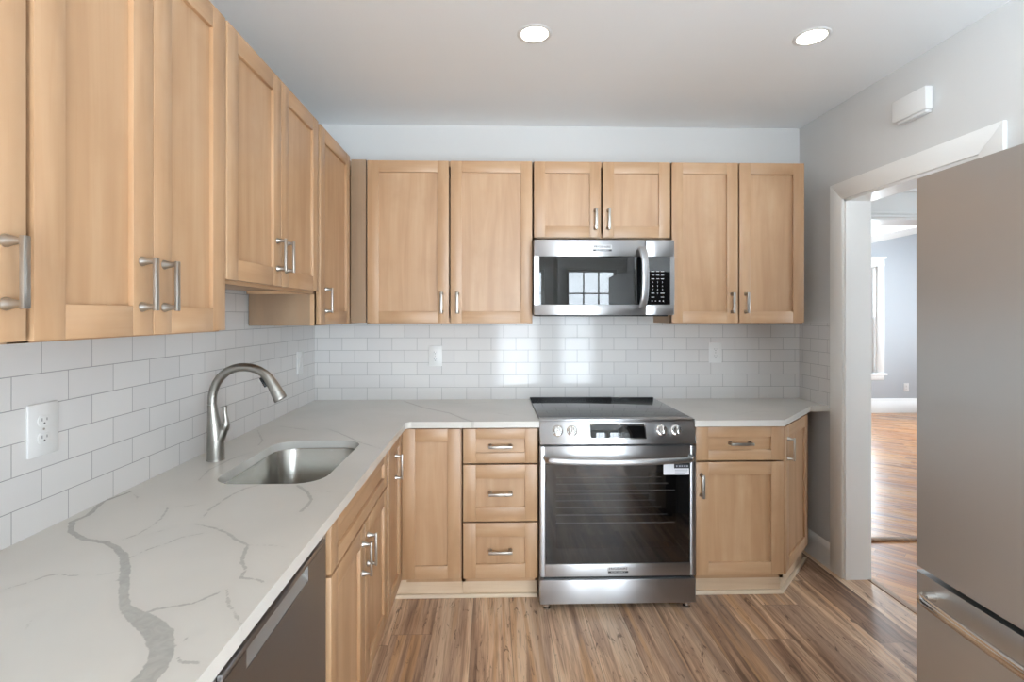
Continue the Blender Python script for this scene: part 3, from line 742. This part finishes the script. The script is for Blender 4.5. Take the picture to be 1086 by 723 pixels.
tg = m.build('sticker', [plain('sticker_white', (226, 228, 234), .5), plain('sticker_navy', (34, 34, 44), .5), plain('sticker_grey_print', (160, 162, 170), .6)], od)
tg['label'] = 'small white paper sticker with a dark heading strip'
m = MB()     # oven liner, open to the front
m.box(-.315, -.30, .043, .5, .26, .74); m.box(.30, .315, .043, .5, .26, .74); m.box(-.3, .3, .043, .5, .72, .74); m.box(-.3, .3, .043, .5, .26, .28); m.box(-.3, .3, .485, .5, .28, .72)
m.build('oven_cavity', CAVITY, rg)
for zz in (.40, .56):
    m = MB()
    for y in [.06, .46] + [.06+.4*k/4 for k in range(1, 4)]: m.tube([(-.298, y, zz), (.298, y, zz)], .0036, 8)
    for x in (-.295, 0, .295): m.tube([(x, .06, zz-.004), (x, .46, zz-.004)], .0035, 8)
    m.build('oven_rack', RACKM, rg)
m = MB(); m.box(-HW, HW, -.004, .04, .036, .152, .004); m.build('storage_drawer', STEELX, rg)
m = MB(); m.box(-.36, .36, .012, .04, .152, .167); m.build('vent_gap', BLACKP, rg)
for x in (-.345, .345):
    for y in (.03, .58):
        m = MB(); m.lathe([(.019, 0), (.019, .006), (.012, .01), (.01, .05)], 18, M=T(x, y, 0)); m.build('leveling_foot', BLACKP if y > .1 else CHROME, rg)

# ---- over-the-range microwave
mw = thing('microwave', 'stainless steel microwave mounted over the range under the short cabinet', 'microwave', (.6025, 2.68, 1.425))
m = MB(); m.box(-.378, .378, .045, .385, .004, .41, .003); m.build('microwave_body', GREYM, mw)
H0, H1, HWm = .0035, .408, .3795
m = MB()
sx = .2215                                            # seam between door and control column
m.box(-HWm, sx-.001, 0, .045, .318, H1, .004); m.box(-HWm, sx-.001, 0, .045, H0, .0595, .004)
m.box(-HWm, -.352, .0004, .045, .058, .32); m.box(.20, sx-.001, .0004, .045, .058, .32)
md = m.build('microwave_door', STEELX, mw)
m = MB(); m.box(-.352, .205, .0015, .006, .0595, .318); m.build('door_window', MWG, md)
m = MB(); m.box(-.345, .165, .02, .024, .07, .31); m.build('window_screen', GREYM, md)
m = MB(); m.box(.160, sx-.004, -.0006, .003, .0597, .3178); m.build('window_edge', BLACKG, md)
m = MB(); hz = [(.2015+.004*(1-((i-8)/8)**2), -.008-.042*(1-((i-8)/8.0)**4), .048+.316*i/16) for i in range(17)]
m.tube(hz, [.0185]*17, 24, ref=(1, 0, 0), squash=.5, square=True); m.build('handle', STEELX, md)
badge(md, -.012, 0, .3625, .103, .036)
m = MB(); m.box(sx+.001, HWm, 0, .045, .318, H1, .004); m.box(sx+.001, HWm, 0, .045, H0, .0595, .004); m.box(.356, HWm, .0004, .045, .058, .32)
m.build('control_column', STEELX, mw)
m = MB(); m.box(sx+.001, .356, .001, .01, .0595, .318); kp = m.build('control_panel', BLACKG, mw)
k = MB(); F = lambda x, z: T(x, .0006, z) @ RX(PI/2)
cols3 = (.262, .288, .314)
for r_, z in enumerate((.2385, .2185, .1985)):
    for c_, x in enumerate(cols3): k.box(x-.0085+.002*((r_+c_) % 2), x+.0085, .0004, .0012, z-.0016, z+.0016)
for r_, z in enumerate((.1795, .1595, .1400)):
    for c_, x in enumerate(cols3): k.text('123456789'[r_*3+c_], .0115, F(x, z), 0, .0002)
k.box(.2535, .2705, .0004, .0012, .1195, .1225); k.text('0', .0115, F(.288, .1205), 0, .0002); k.box(.3035, .3245, .0004, .0012, .1190, .1225)
k.box(.2535, .2705, .0004, .0012, .0985, .1010); k.box(.3055, .3225, .0004, .0012, .0985, .1010)
for x in (.258, .277, .299, .318): k.box(x-.003, x+.003, .0004, .0012, .0770, .0815)
lg = k.build('keypad_legend', WHITEI, kp)
m = MB(); m.box(-.35, .35, .02, .37, -.004, .006, .002); m.build('underside_vent', BLACKP, mw)

# ---- dishwasher
dw = thing('dishwasher', 'dark stainless dishwasher with pocket handle between the sink cabinet and the near end', 'dishwasher', (BX, .784, 0), PI/2)
m = MB(); m.box(.004, .588, .045, .58, .02, .872); m.build('tub', GREYM, dw)
m = MB(); m.box(.005, .587, .010, .045, .118, .874, .002); dd = m.build('door_frame', STEELD, dw)
px0, px1, pz0, pz1 = .125, .425, .794, .829
def hollow(x0, x1, z0, z1, y0, y1, r):
    o = [(x1-r+r*math.cos(a), z1-r+r*math.sin(a)) for a in [PI/2*i/6 for i in range(7)]] + [(x0+r-r*math.sin(a), z1-r+r*math.cos(a)) for a in [PI/2*i/6 for i in range(7)]]
    return o
m = MB()
top = hollow(.044, .549, 0, .842, 0, 0, .014)
m.box(.044, .549, -.001, .009, pz1, .842, .0025)
for a_, b_, z0, z1 in ((.044, px0, .15, pz1), (px1, .549, .15, pz1), (px0, px1, .15, pz0)): m.box(a_, b_, -.001, .009, z0, z1)
m.build('door_panel', STEELD, dw)
m = MB(); m.prism([(.0005, pz0-.002), (.0088, pz0-.002), (.0088, pz1+.002), (.0075, pz1+.002), (.0075, pz0+.016), (.0005, pz0+.003)], px0, px1, M=PXm)
m.build('pocket_handle', STEELY, dd)
m = MB(); m.box(-.0005, .0035, .001, .045, .118, .87, .001); m.build('edge_strip', CHROME, dw)
m = MB(); m.box(.004, .588, .07, .082, .0, .112); m.build('toe_panel', BLACKP, dw)

# ---- refrigerator (front faces the left wall)
fg = thing('refrigerator', 'tall stainless bottom-freezer refrigerator at the right edge beside the doorway', 'refrigerator', (1.15, 1.335, 0), -PI/2)
# local: x runs towards the camera, -y is the front
WF = .905
m = MB(); m.box(.008, WF-.008, .075, .735, .03, 1.78, .004); m.build('fridge_body', FRGREY, fg)
def bowed(z0, z1, e=.012, bulge=.012):
    b = MB(); n = 24
    pts = []
    for i in range(n+1):
        x = WF*i/n; y = -bulge*(1-((i-n/2)/(n/2))**2)
        pts.append((x, y))
    pts[0] = (.0, .006); pts[-1] = (WF, .006); pts.insert(1, (.004, -.0005)); pts.insert(-1, (WF-.004, -.0005))
    pts = pts + [(WF, .068), (0, .068)]
    b.prism(pts, z0, z1, bev=0)
    return b
m = bowed(.752, 1.797); m.build('fridge_door', STEELY, fg)
m = bowed(.07, .738); fz = m.build('freezer_drawer', STEELY, fg)
m = MB(); m.box(.012, WF-.012, .07, .08, .05, 1.79); m.build('door_gasket', BLACKP, fg)
m = MB(); hp = [(.06, .004, .697), (.058, -.028, .697), (.072, -.046, .697)] + [(.09+.725*i/12, -.05-.016*(1-((i-6)/6)**2), .697) for i in range(13)] + [(.833, -.046, .697), (.847, -.028, .697), (.845, .004, .697)]
m.tube(hp, [.0135]*len(hp), 20, ref=(0, 0, 1), squash=.75); m.build('handle', CHROME, fz)
m = MB(); hp = [(.85, .004, .86), (.85, -.03, .86), (.85, -.052, .88), (.85, -.058, 1.1), (.85, -.058, 1.3), (.85, -.052, 1.5), (.85, -.03, 1.52), (.85, .004, 1.52)]
m.tube(hp, [.013]*len(hp), 16, ref=(1, 0, 0), squash=.75); m.build('handle', CHROME, fg)
m = MB(); m.box(.02, WF-.02, .06, .09, .012, .07); m.build('toe_grille', BLACKP, fg)
for x in (.06, WF-.06):
    for y in (.12, .68):
        m = MB(); m.lathe([(.02, 0), (.02, .012), (.012, .03)], 14, M=T(x, y, 0)); m.build('leveling_foot', BLACKP, fg)

# ============================================================ SMALL FITTINGS
def outlet(loc, rz, label, w=.080, h=.124):
    r = thing('wall_outlet', label, 'outlet', loc, rz, 'white wall outlets')
    m = MB(); m.box(-w/2, w/2, -.006, 0, -h/2, h/2, .0022); m.build('cover_plate', PLAST, r)
    for z in (.0205, -.0205):
        b = MB()
        pts = [(.0172*math.cos(a), max(-.0125, min(.0125, .0172*math.sin(a)))) for a in [2*PI*i/32 for i in range(32)]]
        b.prism(pts, .0055, .0078, 0, T(0, 0, z) @ RX(PI/2), bev=.0004)
        b.box(-.0075, -.0055, -.0081, -.0074, z-.001, z+.0065, 0, 1); b.box(.0055, .0075, -.0081, -.0074, z-.0005, z+.006, 0, 1)
        b.lathe([(.0026, 0), (.0026, .0006), (0, .0006)], 12, 1, T(0, -.0075, z-.0068) @ RX(PI/2))
        b.build('receptacle', [PLAST, DARKS], r)
    b = MB(); b.lathe([(.0028, 0), (.0026, .001), (0, .0012)], 12, M=T(0, -.006, 0) @ RX(PI/2)); b.build('screw', NICKEL, r)
    return r
outlet((XL+.004, 1.2235, 1.157), PI/2, 'white duplex outlet on the left tiled wall, nearest the camera')
outlet((-.347, YB-.004, 1.180), 0, 'white duplex outlet on the back tiles left of the range')
outlet((1.377, YB-.004, 1.196), 0, 'white duplex outlet on the back tiles right of the range')
outlet((6.06, 7.2, .37), 0, 'white outlet low on the blue-grey wall of the far room', .075, .12)
sw = thing('light_switch', 'white rocker switch on the left tiled wall near the corner, beyond the faucet', 'switch', (XL+.004, 2.822, 1.163), PI/2)
m = MB(); m.box(-.04, .04, -.006, 0, -.063, .063, .0022); m.build('cover_plate', PLAST, sw)
m = MB(); m.box(-.0165, .0165, -.0085, -.005, -.033, .033, .0012, M=RX(.05)); m.build('rocker', PLAST, sw)

ch = thing('door_chime', 'white rectangular door chime box high on the right wall above the doorway', 'chime', (XR, 2.206, 2.318), -PI/2)
# local x runs towards the camera
m = MB(); m.box(-.075, .075, -.03, 0, -.008, .09, .002); m.build('chime_base', PLAST, ch)
m = MB(); m.box(-.09, .09, -.043, -.008, .002, .102, .005); m.box(-.09, .083, -.0438, -.04, .006, .098, .002); m.build('chime_cover', PLAST, ch)

lab = ['round recessed ceiling light above the range, left one of the two', 'round recessed ceiling light near the doorway wall, right one of the two',
       'added recessed ceiling light, unseen, behind the camera near the left wall', 'added recessed ceiling light, unseen, behind the camera near the fridge', 'added recessed ceiling light, unseen, behind the camera by the rear window, left', 'added recessed ceiling light, unseen, behind the camera by the rear window, right']
tr = MB(); tr.lathe([(.054, 0), (.057, -.003), (.066, -.0035), (.071, -.0015), (.072, 0)], 48)
ln = MB(); ln.lathe([(0, -.0022), (.050, -.0022), (.0545, -.001), (.0545, 0)], 48)
src = None
for (x, y), L in zip(((.174, 2.064), (1.33, 2.056), (.174, .45), (1.33, .45), (.174, -1.0), (1.33, -1.0)), lab):  # all after the first two are unseen, added for more even lighting
    if src is None:
        src = o = thing('ceiling_light', L, 'ceiling light', (x, y, HC), 0, 'recessed ceiling lights')
        tr.build('trim_ring', PLAST, o); ln.build('lens', LENS, o)
    else:
        o = copy_tree(src); o.location = (x, y, HC); o['label'] = L
